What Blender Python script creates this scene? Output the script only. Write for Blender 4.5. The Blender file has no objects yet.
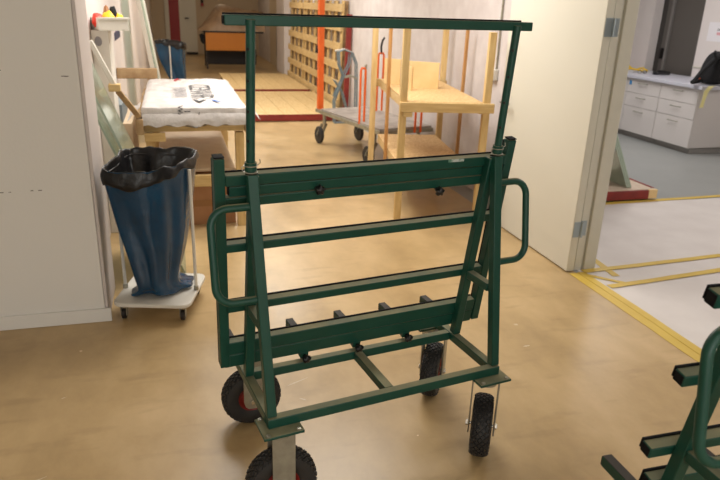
import bpy, math, random
from mathutils import Vector, Matrix, noise
random.seed(7)
S = bpy.context.scene
COL = S.collection
R = math.radians

# ------------------------------------------------------------------ materials
def srgb(r, g, b):
    f = lambda c: (c / 255 / 12.92) if c / 255 <= .04045 else ((c / 255 + .055) / 1.055) ** 2.4
    return (f(r), f(g), f(b), 1)

def mat(name, col, rough=.5, metal=0, noise_amt=0, noise_scale=8, col2=None, bump=0, bump_scale=40,
        dust=None, spec=.5, coat=0, stretch=None, trans=0, alpha=1):
    m = bpy.data.materials.new(name); m.use_nodes = True
    nt = m.node_tree; N = nt.nodes; L = nt.links
    b = N['Principled BSDF']
    b.inputs['Roughness'].default_value = rough
    b.inputs['Metallic'].default_value = metal
    b.inputs['Specular IOR Level'].default_value = spec
    b.inputs['Coat Weight'].default_value = coat
    b.inputs['Transmission Weight'].default_value = trans
    b.inputs['Alpha'].default_value = alpha
    tc = N.new('ShaderNodeTexCoord')
    src = tc.outputs['Object']
    if stretch:
        mp = N.new('ShaderNodeMapping'); mp.inputs['Scale'].default_value = stretch
        L.new(src, mp.inputs['Vector']); src = mp.outputs['Vector']
    cur = None
    if noise_amt and col2:
        nz = N.new('ShaderNodeTexNoise'); nz.inputs['Scale'].default_value = noise_scale
        nz.inputs['Detail'].default_value = 5
        L.new(src, nz.inputs['Vector'])
        rp = N.new('ShaderNodeValToRGB')
        rp.color_ramp.elements[0].position = .5 - .25 / max(noise_amt, .01) * .5
        rp.color_ramp.elements[1].position = .5 + .25 / max(noise_amt, .01) * .5
        rp.color_ramp.elements[0].color = col; rp.color_ramp.elements[1].color = col2
        L.new(nz.outputs['Fac'], rp.inputs['Fac']); cur = rp.outputs['Color']
    if dust:
        sx = N.new('ShaderNodeSeparateXYZ'); L.new(tc.outputs['Normal'], sx.inputs[0])
        mr = N.new('ShaderNodeMapRange'); mr.inputs['From Min'].default_value = .8; mr.inputs['From Max'].default_value = .97
        L.new(sx.outputs['Z'], mr.inputs['Value'])
        nz2 = N.new('ShaderNodeTexNoise'); nz2.inputs['Scale'].default_value = 9; nz2.inputs['Detail'].default_value = 6
        L.new(tc.outputs['Object'], nz2.inputs['Vector'])
        mr2 = N.new('ShaderNodeMapRange'); mr2.inputs['From Min'].default_value = .35; mr2.inputs['From Max'].default_value = .7
        mr2.inputs['To Min'].default_value = dust[1] * .55; mr2.inputs['To Max'].default_value = dust[1]
        L.new(nz2.outputs['Fac'], mr2.inputs['Value'])
        mu = N.new('ShaderNodeMath'); mu.operation = 'MULTIPLY'
        L.new(mr.outputs[0], mu.inputs[0]); L.new(mr2.outputs[0], mu.inputs[1])
        mx = N.new('ShaderNodeMix'); mx.data_type = 'RGBA'
        L.new(mu.outputs[0], mx.inputs['Factor'])
        if cur: L.new(cur, mx.inputs[6])
        else: mx.inputs[6].default_value = col
        mx.inputs[7].default_value = dust[0]
        cur = mx.outputs[2]
        ra = N.new('ShaderNodeMapRange'); ra.inputs['To Min'].default_value = rough; ra.inputs['To Max'].default_value = 1.3
        L.new(mu.outputs[0], ra.inputs['Value']); L.new(ra.outputs[0], b.inputs['Roughness'])
    if cur: L.new(cur, b.inputs['Base Color'])
    else: b.inputs['Base Color'].default_value = col
    if bump:
        nb = N.new('ShaderNodeTexNoise'); nb.inputs['Scale'].default_value = bump_scale; nb.inputs['Detail'].default_value = 6
        L.new(src, nb.inputs['Vector'])
        bp = N.new('ShaderNodeBump'); bp.inputs['Strength'].default_value = bump; bp.inputs['Distance'].default_value = .01
        L.new(nb.outputs['Fac'], bp.inputs['Height']); L.new(bp.outputs[0], b.inputs['Normal'])
    return m

DUST = srgb(176, 164, 128)
GREEN = mat('green_paint', (.0065, .056, .038, 1), .40, noise_amt=.6, noise_scale=14, col2=(.0085, .066, .045, 1), dust=(DUST, .6), bump=.05, bump_scale=60, coat=0, spec=.4)
RUBBER = mat('black_rubber', (.007, .007, .008, 1), .8, bump=.1, spec=.2)
TIRE = mat('tyre_rubber', (.016, .015, .015, 1), .62, noise_amt=.5, noise_scale=20, col2=(.026, .024, .022, 1))
REDHUB = mat('red_rim', srgb(128, 26, 20), .45)
ZINC = mat('zinc_steel', srgb(150, 146, 132), .42, .55, noise_amt=.7, noise_scale=25, col2=srgb(172, 168, 152))
CHROME = mat('bright_steel', srgb(205, 203, 196), .22, .95)
BLACKP = mat('black_plastic', (.007, .007, .008, 1), .4)
WHITEP = mat('white_paint', srgb(226, 222, 212), .4, noise_amt=.4, col2=srgb(214, 209, 198))
BAGBLUE = mat('blue_bag_film', srgb(4, 50, 78), .2, noise_amt=.7, noise_scale=5, col2=srgb(10, 70, 106), bump=.8, bump_scale=9, spec=.6)
BAGBLACK = mat('black_bag_film', (.006, .006, .007, 1), .30, bump=1, bump_scale=11, spec=.45)
WOOD = mat('pine_wood', srgb(216, 186, 130), .6, noise_amt=.8, noise_scale=6, col2=srgb(198, 164, 106), stretch=(6, 6, 1))
WOODX = mat('pine_wood_long', srgb(214, 184, 128), .6, noise_amt=.8, noise_scale=6, col2=srgb(196, 162, 104), stretch=(1, 8, 8))
WOODY = mat('pine_wood_deep', srgb(216, 188, 136), .6, noise_amt=.8, noise_scale=6, col2=srgb(202, 170, 116), stretch=(8, 1, 8))
WOODBR = mat('brown_wood', srgb(194, 146, 88), .55, noise_amt=.7, noise_scale=8, col2=srgb(172, 122, 68), stretch=(6, 6, 1))
OSB = mat('strand_board', srgb(216, 184, 132), .65, noise_amt=1.2, noise_scale=45, col2=srgb(190, 150, 96), stretch=(1, 2, 1))
PLY = mat('plywood', srgb(226, 196, 142), .55, noise_amt=.6, noise_scale=7, col2=srgb(214, 180, 124), stretch=(1, 8, 1))
OLDWOOD = mat('weathered_wood', srgb(180, 152, 112), .75, noise_amt=1, noise_scale=12, col2=srgb(150, 120, 84))
CARD = mat('cardboard', srgb(176, 130, 92), .8, noise_amt=.5, noise_scale=10, col2=srgb(160, 114, 78))
FIBRE = mat('fibre_board', srgb(228, 204, 172), .7, noise_amt=.6, noise_scale=9, col2=srgb(216, 190, 158))
FOILW = mat('white_wrap_film', srgb(208, 202, 199), .45, noise_amt=.8, noise_scale=9, col2=srgb(190, 184, 180), bump=1, bump_scale=14, spec=.5)
INK = mat('black_ink', (.02, .02, .025, 1), .6)
INKGREY = mat('grey_ink', srgb(120, 116, 122), .6)
INKBLUE = mat('blue_ink', srgb(40, 92, 168), .6)
INKRED = mat('red_ink', srgb(196, 76, 80), .6)
ORANGE = mat('orange_paint', srgb(238, 112, 40), .45, noise_amt=.4, col2=srgb(226, 98, 30))
GREYDECK = mat('grey_deck', srgb(172, 164, 157), .5, noise_amt=1, noise_scale=9, col2=srgb(146, 138, 132))
BLUESTEEL = mat('blue_grey_steel', srgb(122, 140, 150), .35, .4)
REDPAINT = mat('red_edge_paint', srgb(138, 42, 34), .55, noise_amt=.6, col2=srgb(116, 34, 28))
DOORCREAM = mat('cream_door_paint', srgb(216, 212, 198), .5, noise_amt=.3, noise_scale=2, col2=srgb(212, 208, 193))
FRAMECREAM = mat('cream_frame_paint', srgb(208, 204, 190), .45)
HINGE = mat('grey_hinge', srgb(160, 172, 178), .35, .4)
YTAPE = mat('yellow_tape', srgb(208, 178, 78), .5, noise_amt=.5, noise_scale=6, col2=srgb(196, 164, 66))
SHEET = mat('white_floor_sheet', srgb(212, 205, 200), .65, noise_amt=.6, noise_scale=4, col2=srgb(202, 194, 189), bump=.15, bump_scale=8)
GREYFLOOR = mat('grey_floor', srgb(150, 152, 150), .35, noise_amt=.4, noise_scale=3, col2=srgb(142, 144, 142))
CAB = mat('cabinet_white', srgb(214, 208, 204), .4)
COUNTER = mat('counter_grey', srgb(196, 196, 206), .35)
DARKDOOR = mat('dark_grey_door', srgb(92, 87, 82), .5)
BLACKTEX = mat('black_fabric', (.005, .005, .006, 1), .85, bump=.4, bump_scale=60)
YELLOW = mat('yellow_plastic', srgb(246, 204, 34), .45, bump=.5, bump_scale=18)
REDPL = mat('red_plastic', srgb(232, 60, 40), .45, bump=.4, bump_scale=18)
PALEYEL = mat('pale_yellow_ribbon', srgb(226, 216, 150), .6)
PAPER = mat('paper', srgb(232, 228, 230), .8)
PURPLE = mat('purple_print', srgb(120, 92, 140), .6)
NAVY = mat('navy_print', srgb(42, 48, 82), .6)
OVALG = mat('grey_print', srgb(150, 148, 152), .6)
BENCHOR = mat('orange_panel', srgb(206, 128, 34), .5, noise_amt=.3, col2=srgb(198, 120, 28))
DARKMET = mat('dark_metal', srgb(42, 38, 36), .5, .3)
KRAFT = mat('brown_sheeting', srgb(168, 140, 110), .45, noise_amt=.9, noise_scale=5, col2=srgb(140, 112, 84), bump=.8, bump_scale=6)
SPECK = mat('speckled_board', srgb(204, 188, 168), .7, noise_amt=.7, noise_scale=40, col2=srgb(186, 162, 142))
REDDOOR = mat('red_door_paint', srgb(150, 26, 22), .45)
BLUEGREY = mat('blue_grey_panel', srgb(122, 132, 136), .6)
LABELY = mat('yellow_label', srgb(222, 206, 60), .5)
FARWALL = mat('tan_wall', srgb(196, 178, 152), .75)
SCUFF = mat('scuff_grey', srgb(118, 112, 106), .8)

def glass_mat():
    m = bpy.data.materials.new('green_glass'); m.use_nodes = True
    nt = m.node_tree; N = nt.nodes; L = nt.links
    out = N['Material Output']; N.remove(N['Principled BSDF'])
    t = N.new('ShaderNodeBsdfTransparent'); t.inputs[0].default_value = (.80, .86, .82, 1)
    g = N.new('ShaderNodeBsdfGlossy'); g.inputs['Roughness'].default_value = .12; g.inputs[0].default_value = (.9, .95, .92, 1)
    fr = N.new('ShaderNodeFresnel'); fr.inputs['IOR'].default_value = 1.5
    mx = N.new('ShaderNodeMixShader'); df = N.new('ShaderNodeBsdfDiffuse'); df.inputs[0].default_value = srgb(196, 206, 190)
    m0 = N.new('ShaderNodeMixShader'); m0.inputs[0].default_value = .24
    L.new(t.outputs[0], m0.inputs[1]); L.new(df.outputs[0], m0.inputs[2])
    fs = N.new('ShaderNodeMath'); fs.operation = 'MULTIPLY'; fs.inputs[1].default_value = .45; L.new(fr.outputs[0], fs.inputs[0])
    L.new(fs.outputs[0], mx.inputs[0]); L.new(m0.outputs[0], mx.inputs[1]); L.new(g.outputs[0], mx.inputs[2])
    L.new(mx.outputs[0], out.inputs[0])
    return m
GLASS = glass_mat()
GLASSEDGE = mat('glass_edge', srgb(164, 178, 160), .25, spec=.7)

def wall_block_mat():
    m = mat('painted_block_wall', srgb(206, 198, 196), .7)
    nt = m.node_tree; N = nt.nodes; L = nt.links; b = N['Principled BSDF']
    tc = N.new('ShaderNodeTexCoord'); sp = N.new('ShaderNodeSeparateXYZ'); cb = N.new('ShaderNodeCombineXYZ')
    L.new(tc.outputs['Object'], sp.inputs[0]); L.new(sp.outputs['Y'], cb.inputs['X']); L.new(sp.outputs['Z'], cb.inputs['Y'])
    br = N.new('ShaderNodeTexBrick'); br.inputs['Scale'].default_value = 1
    br.inputs['Brick Width'].default_value = .6; br.inputs['Row Height'].default_value = .2; br.inputs['Mortar Size'].default_value = .006
    L.new(cb.outputs[0], br.inputs['Vector'])
    nz = N.new('ShaderNodeTexNoise'); nz.inputs['Scale'].default_value = 6; nz.inputs['Detail'].default_value = 6
    L.new(tc.outputs['Object'], nz.inputs['Vector'])
    rp = N.new('ShaderNodeValToRGB'); rp.color_ramp.elements[0].position = .35; rp.color_ramp.elements[1].position = .7
    rp.color_ramp.elements[0].color = srgb(198, 189, 187); rp.color_ramp.elements[1].color = srgb(212, 205, 203)
    L.new(nz.outputs['Fac'], rp.inputs['Fac']); L.new(rp.outputs['Color'], b.inputs['Base Color'])
    ad = N.new('ShaderNodeMath'); ad.operation = 'MULTIPLY_ADD'; ad.inputs[1].default_value = -.5
    L.new(br.outputs['Fac'], ad.inputs[0]); L.new(nz.outputs['Fac'], ad.inputs[2])
    bp = N.new('ShaderNodeBump'); bp.inputs['Strength'].default_value = .3; bp.inputs['Distance'].default_value = .008
    L.new(ad.outputs[0], bp.inputs['Height']); L.new(bp.outputs[0], b.inputs['Normal'])
    return m
BLOCK = wall_block_mat()
WALLGREY = mat('grey_wall_paint', srgb(225, 222, 216), .7, noise_amt=.3, noise_scale=1.5, col2=srgb(220, 217, 210), bump=.05, bump_scale=80)
WALLWHITE = mat('white_wall_paint', srgb(226, 218, 214), .7, noise_amt=.3, noise_scale=2, col2=srgb(220, 211, 206))
WALLEND = mat('light_end_trim', srgb(198, 189, 184), .55)
CEIL = mat('ceiling_paint', srgb(225, 221, 214), .8)

def floor_mat():
    m = mat('tan_linoleum', (.5, .4, .3, 1), .36, spec=.45)
    nt = m.node_tree; N = nt.nodes; L = nt.links; b = N['Principled BSDF']
    tc = N.new('ShaderNodeTexCoord')
    mp = N.new('ShaderNodeMapping'); mp.inputs['Scale'].default_value = (1.6, 1, 1); mp.inputs['Rotation'].default_value = (0, 0, .3)
    L.new(tc.outputs['Object'], mp.inputs['Vector'])
    n1 = N.new('ShaderNodeTexNoise'); n1.inputs['Scale'].default_value = 1.7; n1.inputs['Detail'].default_value = 8; n1.inputs['Roughness'].default_value = .62
    L.new(mp.outputs[0], n1.inputs['Vector'])
    rp = N.new('ShaderNodeValToRGB'); e = rp.color_ramp.elements
    e[0].position = .30; e[0].color = srgb(164, 138, 98); e[1].position = .68; e[1].color = srgb(198, 170, 126)
    k = e.new(.5); k.color = srgb(184, 156, 112)
    L.new(n1.outputs['Fac'], rp.inputs['Fac'])
    n2 = N.new('ShaderNodeTexNoise'); n2.inputs['Scale'].default_value = 5.5; n2.inputs['Detail'].default_value = 9
    mp2 = N.new('ShaderNodeMapping'); mp2.inputs['Scale'].default_value = (.6, 2.2, 1)
    L.new(tc.outputs['Object'], mp2.inputs['Vector']); L.new(mp2.outputs[0], n2.inputs['Vector'])
    r2 = N.new('ShaderNodeValToRGB'); r2.color_ramp.elements[0].position = .56; r2.color_ramp.elements[1].position = .8
    r2.color_ramp.elements[0].color = (0, 0, 0, 1); r2.color_ramp.elements[1].color = (.45, .45, .45, 1)
    L.new(n2.outputs['Fac'], r2.inputs['Fac'])
    mx = N.new('ShaderNodeMix'); mx.data_type = 'RGBA'; mx.inputs[7].default_value = srgb(134, 110, 76)
    L.new(r2.outputs[0], mx.inputs['Factor']); L.new(rp.outputs[0], mx.inputs[6])
    # sparse pale paint flecks and small dark marks
    vo = N.new('ShaderNodeTexVoronoi'); vo.inputs['Scale'].default_value = 3.2
    L.new(tc.outputs['Object'], vo.inputs['Vector'])
    lt = N.new('ShaderNodeMath'); lt.operation = 'LESS_THAN'; lt.inputs[1].default_value = .022
    L.new(vo.outputs['Distance'], lt.inputs[0])
    mx2 = N.new('ShaderNodeMix'); mx2.data_type = 'RGBA'; mx2.inputs[7].default_value = srgb(226, 204, 170)
    L.new(lt.outputs[0], mx2.inputs['Factor']); L.new(mx.outputs[2], mx2.inputs[6])
    vo2 = N.new('ShaderNodeTexVoronoi'); vo2.inputs['Scale'].default_value = 2.3
    mp3 = N.new('ShaderNodeMapping'); mp3.inputs['Location'].default_value = (3.1, 1.7, 0)
    L.new(tc.outputs['Object'], mp3.inputs['Vector']); L.new(mp3.outputs[0], vo2.inputs['Vector'])
    lt2 = N.new('ShaderNodeMath'); lt2.operation = 'LESS_THAN'; lt2.inputs[1].default_value = .022
    L.new(vo2.outputs['Distance'], lt2.inputs[0])
    mx3 = N.new('ShaderNodeMix'); mx3.data_type = 'RGBA'; mx3.inputs[7].default_value = srgb(104, 84, 62)
    L.new(lt2.outputs[0], mx3.inputs['Factor']); L.new(mx2.outputs[2], mx3.inputs[6])
    L.new(mx3.outputs[2], b.inputs['Base Color'])
    ra = N.new('ShaderNodeMapRange'); ra.inputs['To Min'].default_value = .22; ra.inputs['To Max'].default_value = .42
    L.new(n1.outputs['Fac'], ra.inputs['Value']); L.new(ra.outputs[0], b.inputs['Roughness'])
    return m
FLOOR = floor_mat()

# ------------------------------------------------------------------ mesh builder
class MB:
    def __init__(s): s.v = []; s.f = []; s.mi = []
    def add(s, vs, fs, mi=0):
        o = len(s.v); s.v += [Vector(p) for p in vs]
        s.f += [tuple(i + o for i in f) for f in fs]; s.mi += [mi] * len(fs); return s
    def box(s, lo, hi, mi=0):
        x0, y0, z0 = lo; x1, y1, z1 = hi
        return s.add([(x0,y0,z0),(x1,y0,z0),(x1,y1,z0),(x0,y1,z0),(x0,y0,z1),(x1,y0,z1),(x1,y1,z1),(x0,y1,z1)],
                     [(0,3,2,1),(4,5,6,7),(0,1,5,4),(1,2,6,5),(2,3,7,6),(3,0,4,7)], mi)
    def obox(s, c, ax, half, mi=0):
        c = Vector(c); X, Y, Z = [Vector(a).normalized() * h for a, h in zip(ax, half)]
        vs = [c + X*i + Y*j + Z*k for k in (-1, 1) for j in (-1, 1) for i in (-1, 1)]
        return s.add(vs, [(0,2,3,1),(4,5,7,6),(0,1,5,4),(1,3,7,5),(3,2,6,7),(2,0,4,6)], mi)
    def bar(s, a, b, w, h, up=(0, 0, 1), mi=0):
        a = Vector(a); b = Vector(b); d = (b - a).normalized(); up = Vector(up)
        side = d.cross(up).normalized(); up = side.cross(d).normalized()
        return s.obox((a + b) / 2, (d, side, up), ((b - a).length / 2, w / 2, h / 2), mi)
    def tube(s, pts, r, n=10, mi=0, closed=False, caps=True):
        pts = [Vector(p) for p in pts]; m = len(pts); rings = []
        t0 = (pts[1] - pts[0]).normalized()
        ref = Vector((0, 0, 1)) if abs(t0.z) < .9 else Vector((1, 0, 0))
        nrm = t0.cross(ref).normalized()
        for i, p in enumerate(pts):
            if closed: t = (pts[(i + 1) % m] - pts[i - 1]).normalized()
            else: t = (pts[min(i + 1, m - 1)] - pts[max(i - 1, 0)]).normalized()
            nrm = (nrm - t * nrm.dot(t)).normalized(); bn = t.cross(nrm)
            rr = r[i] if isinstance(r, (list, tuple)) else r
            rings.append([p + (nrm * math.cos(2*math.pi*k/n) + bn * math.sin(2*math.pi*k/n)) * rr for k in range(n)])
        vs = [p for ring in rings for p in ring]; fs = []
        for i in range(m if closed else m - 1):
            j = (i + 1) % m
            for k in range(n):
                fs.append((i*n + k, i*n + (k+1) % n, j*n + (k+1) % n, j*n + k))
        if caps and not closed:
            fs.append(tuple(range(n - 1, -1, -1))); fs.append(tuple((m-1)*n + k for k in range(n)))
        return s.add(vs, fs, mi)
    def cyl(s, a, b, r, n=16, mi=0): return s.tube([a, b], r, n, mi)
    def lathe(s, prof, c, axis, n=32, mi=0):   # prof: (radius, along axis)
        c = Vector(c); ax = Vector(axis).normalized()
        ref = Vector((0, 0, 1)) if abs(ax.z) < .9 else Vector((1, 0, 0))
        u = ax.cross(ref).normalized(); w = ax.cross(u)
        vs = []; m = len(prof)
        for k in range(n):
            a = 2*math.pi*k/n; d = u*math.cos(a) + w*math.sin(a)
            for (r, t) in prof: vs.append(c + d*r + ax*t)
        fs = []
        for k in range(n):
            j = (k + 1) % n
            for i in range(m - 1): fs.append((k*m + i, j*m + i, j*m + i + 1, k*m + i + 1))
        return s.add(vs, fs, mi)
    def prism(s, poly, z0, z1, mi=0):
        n = len(poly)
        vs = [(x, y, z0) for x, y in poly] + [(x, y, z1) for x, y in poly]
        fs = [tuple(range(n - 1, -1, -1)), tuple(range(n, 2*n))] + [(i, (i+1) % n, (i+1) % n + n, i + n) for i in range(n)]
        return s.add(vs, fs, mi)
    def loft(s, rings, mi=0, closed=True, cap0=False, cap1=False):
        n = len(rings[0]); m = len(rings); fs = []
        vs = [p for r in rings for p in r]
        for i in range(m - 1):
            for k in range(n if closed else n - 1):
                fs.append((i*n + k, i*n + (k+1) % n, (i+1)*n + (k+1) % n, (i+1)*n + k))
        if cap0: fs.append(tuple(range(n - 1, -1, -1)))
        if cap1: fs.append(tuple((m-1)*n + k for k in range(n)))
        return s.add(vs, fs, mi)
    def build(s, name, mats, parent=None, bevel=0, smooth=40, bseg=2, sub=0, solid=0):
        me = bpy.data.meshes.new(name); me.from_pydata(s.v, [], s.f)
        if not isinstance(mats, (list, tuple)): mats = [mats]
        for m in mats: me.materials.append(m)
        me.polygons.foreach_set('material_index', s.mi)
        me.update()
        me.validate()
        if smooth:
            me.polygons.foreach_set('use_smooth', [True] * len(me.polygons)); me.set_sharp_from_angle(angle=R(smooth))
        o = bpy.data.objects.new(name, me); COL.objects.link(o)
        if parent: o.parent = parent
        if solid:
            k = o.modifiers.new('thickness', 'SOLIDIFY'); k.thickness = solid; k.offset = 0
        if bevel:
            k = o.modifiers.new('bevel', 'BEVEL'); k.width = bevel; k.segments = bseg; k.limit_method = 'ANGLE'; k.angle_limit = R(40)
        if sub:
            k = o.modifiers.new('subdivision', 'SUBSURF'); k.levels = sub; k.render_levels = sub
        return o

def empty(name, loc=(0, 0, 0), rz=0):
    o = bpy.data.objects.new(name, None); COL.objects.link(o); o.location = loc; o.rotation_euler = (0, 0, rz)
    o.empty_display_size = .1
    return o
def tag(o, label, cat, group=None, kind=None):
    o['label'] = label; o['category'] = cat
    if group: o['group'] = group
    if kind: o['kind'] = kind
    return o
def struct(o): o['kind'] = 'structure'; return o
def box(name, m, lo, hi, parent=None, bevel=.002): return MB().box(lo, hi).build(name, m, parent, bevel)
def arc(c, r, a0, a1, n, ax, ay):
    c = Vector(c); ax = Vector(ax); ay = Vector(ay)
    return [c + ax * (r * math.cos(a0 + (a1 - a0) * i / n)) + ay * (r * math.sin(a0 + (a1 - a0) * i / n)) for i in range(n + 1)]
def nz(x, y, z): return noise.noise(Vector((x, y, z)))
def text(name, s, m, size, loc, rot, parent=None):
    cu = bpy.data.curves.new(name, 'FONT'); cu.body = s; cu.size = size; cu.extrude = .0004
    cu.align_x = 'CENTER'; cu.align_y = 'CENTER'
    t = bpy.data.objects.new(name, cu); COL.objects.link(t)
    dg = bpy.context.evaluated_depsgraph_get()
    me = bpy.data.meshes.new_from_object(t.evaluated_get(dg)); bpy.data.objects.remove(t)
    me.materials.clear(); me.materials.append(m)
    o = bpy.data.objects.new(name, me); COL.objects.link(o); o.location = loc; o.rotation_euler = rot
    if parent: o.parent = parent
    return o

SCRATCH = [((.395, 2.392), (.495, 2.44), .006), ((-.60, 1.965), (-.50, 2.02), .006), ((.43, 2.29), (.455, 2.27), .007), ((1.655, 2.715), (1.675, 2.70), .010), ((1.585, 2.485), (1.625, 2.49), .006), ((-.52, 2.50), (-.50, 2.51), .004)]
# ------------------------------------------------------------------ the setting
XR = 2.58            # corridor wall face on the right
XL = -.48            # corridor wall face on the left
H = 2.75
fl = MB().box((-4, -4, -.1), (2.40, 20.6, 0))
for (ax_, ay_), (bx_, by_), w_ in SCRATCH:
    n = 7; L_, R_ = [], []
    d = Vector((bx_ - ax_, by_ - ay_, 0)).normalized(); sd_ = Vector((-d.y, d.x, 0))
    for i in range(n):
        t_ = i / (n - 1); p = Vector((ax_, ay_, .0003)).lerp(Vector((bx_, by_, .0003)), t_); k = w_ * (.25 + math.sin(math.pi * t_)) * random.uniform(.4, 1)
        L_.append(p + sd_ * k); R_.append(p - sd_ * k * random.uniform(.5, 1))
    o_ = len(fl.v); fl.add(L_ + R_, [(i, i + n, i + n + 1, i + 1) for i in range(n - 1)], 1)
struct(fl.build('floor', [FLOOR, mat('pale_scratch', srgb(206, 190, 162), .6)], None, 0, 0))
struct(box('floor_side', GREYFLOOR, (2.40, -4, -.1), (8, 10, -.0002), bevel=0))
struct(box('floor_far', FLOOR, (2.40, 10, -.1), (2.7, 20.6, 0), bevel=0))
struct(box('ceiling', CEIL, (-4, -4, H), (8, 20.6, H + .1), bevel=0))
w = MB().box((-4, 3.19, 0), (-.402, 3.60, H))
for (x0, x1, z) in ((-.84, -.70, 1.238), (-.475, -.445, 1.214), (-.80, -.715, .692), (-.665, -.60, .696), (-.905, -.86, 1.238)):
    n = max(2, int((x1 - x0) / .03))
    for i in range(n):
        a = x0 + (x1 - x0) * i / n
        w.box((a, 3.1895, z + random.uniform(-.001, .001)), (a + .018 * random.uniform(.5, 1.3), 3.19, z + .004), 1)
struct(w.build('wall_left', [WALLGREY, SCUFF], bevel=.003))
struct(box('trim_1', WALLEND, (-.402, 3.196, 0), (-.385, 3.598, H), bevel=.004))
struct(box('baseboard_left', WALLGREY, (-4, 3.176, 0), (-.372, 3.19, .072), bevel=.003))
struct(box('wall_left_2', WALLWHITE, (XL - .12, 3.6, 0), (XL, 20.5, H), bevel=0))
struct(box('wall_right', BLOCK, (XR, 3.60, 0), (2.64, 20.5, H), bevel=0))
struct(box('wall_jamb', WALLGREY, (2.42, 3.46, 0), (XR - .001, 3.60, H), bevel=0))
struct(box('wall_back', FARWALL, (-.6, 20.5, 0), (2.64, 20.6, H), bevel=0))
struct(box('wall_near', WALLGREY, (-4, -4.1, 0), (8, -4, H), bevel=0))
wf = struct(MB().box((-2.6, -4.0, .85), (2.4, -3.97, .90)).box((-2.6, -4.0, 2.30), (2.4, -3.97, 2.35)).box((-2.6, -4.0, .90), (-2.55, -3.97, 2.30)).box((2.35, -4.0, .90), (2.4, -3.97, 2.30)).box((-.12, -4.0, .90), (-.07, -3.97, 2.30)).build('added_window_frame', FRAMECREAM, None, .003))  # made-up window frame, unseen, added around the rear fill light
box('glass_pane', GLASS, (-2.55, -3.99, .90), (2.35, -3.982, 2.30), wf, 0)  # pane of the added window, unseen behind the camera
struct(box('wall_side_near', WALLGREY, (-4.1, -4, 0), (-4, 3.19, H), bevel=0))
struct(box('wall_right_near', WALLGREY, (2.40, -4, 0), (2.595, .7, H), bevel=0))
struct(box('wall_lintel', WALLGREY, (2.40, .7, 2.2), (2.595, 3.46, H), bevel=0))
# wall pier and side door far down the corridor
struct(box('trim_2', WALLWHITE, (2.44, 14.9, 0), (XR, 16.0, H), bevel=.004))
# right room shell
struct(box('wall_side_far', WALLWHITE, (2.64, 9.9, 0), (8, 10, H), bevel=0))
wr = MB().box((6.6, -4, 0), (6.75, 7.27, H)).box((6.6, 8.2, 0), (6.75, 9.9, H)).box((6.6, 7.27, 2.2), (6.75, 8.2, H))
struct(wr.build('wall_side_right', WALLWHITE))
dd = MB().box((6.72, 7.27, 0), (6.78, 8.08, 2.2)).build('door_2', DARKDOOR, None, .003); struct(dd)
box('door_rail', mat('grey_edge', srgb(120, 116, 112), .4), (6.69, 7.93, 0), (6.72, 7.97, 2.2), dd)
box('door_gap', mat('dark_gap', srgb(58, 54, 51), .6), (6.74, 8.08, 0), (6.80, 8.2, 2.2), dd)
box('door_handle', DARKMET, (6.66, 8.0, .98), (6.72, 8.03, 1.12), dd)
struct(box('trim_3', FRAMECREAM, (6.585, 7.10, .93), (6.6, 7.26, .945)))

# door frame and open leaf
fr = MB().box((2.405, 3.312, 0), (2.455, 3.40, 2.2)).box((2.455, 3.328, 0), (2.475, 3.41, 2.2)).box((2.475, 3.308, 0), (2.558, 3.42, 2.2)).box((2.40, 3.42, 0), (2.558, 3.46, 2.2))
struct(fr.build('trim_4', FRAMECREAM, None, .004))
dl = struct(box('door_1', DOORCREAM, (2.338, 3.292, .008), (2.388, 4.395, 2.12), bevel=.003))
for z in (1.485, .287):
    h = MB().box((2.343, 3.2885, z - .05), (2.386, 3.292, z + .05)).cyl((2.396, 3.283, z - .05), (2.396, 3.283, z + .05), .008, 10)
    h.box((2.404, 3.3115, z - .05), (2.448, 3.315, z + .05))
    h.build('hinge', HINGE, dl, .001)
lv = MB().cyl((2.338, 4.325, .925), (2.325, 4.325, .925), .022, 16).cyl((2.33, 4.325, .925), (2.295, 4.325, .925), .009, 10)
lv.tube([(2.297, 4.325, .925), (2.292, 4.29, .925), (2.292, 4.20, .925)], .009, 10).build('door_handle', mat('satin_steel', srgb(120, 120, 118), .35, .6), dl)
MB().cyl((2.338, 4.325, 1.025), (2.326, 4.325, 1.025), .022, 16).build('lock_rose', ZINC, dl)

# far end doors
d3 = struct(box('door_3', DOORCREAM, (.42, 20.44, .07), (.78, 20.5, 2.1)))
box('door_handle', DARKMET, (.45, 20.38, 1.0), (.56, 20.44, 1.03), d3)
struct(box('trim_5', DARKMET, (.46, 20.43, .0), (.78, 20.5, .07)))
struct(box('door_4', REDDOOR, (.02, 20.42, 0), (.30, 20.5, 2.1)))
struct(box('trim_6', DOORCREAM, (-.10, 20.43, 0), (.02, 20.5, 2.15)))
struct(box('trim_7', DOORCREAM, (.30, 20.41, 0), (.42, 20.5, 2.15)))
d5 = struct(box('door_5', FARWALL, (2.55, 16.2, 0), (2.585, 17.9, 2.1)))
box('door_gap', DARKMET, (2.545, 16.55, .25), (2.55, 16.75, 1.0), d5)

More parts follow.
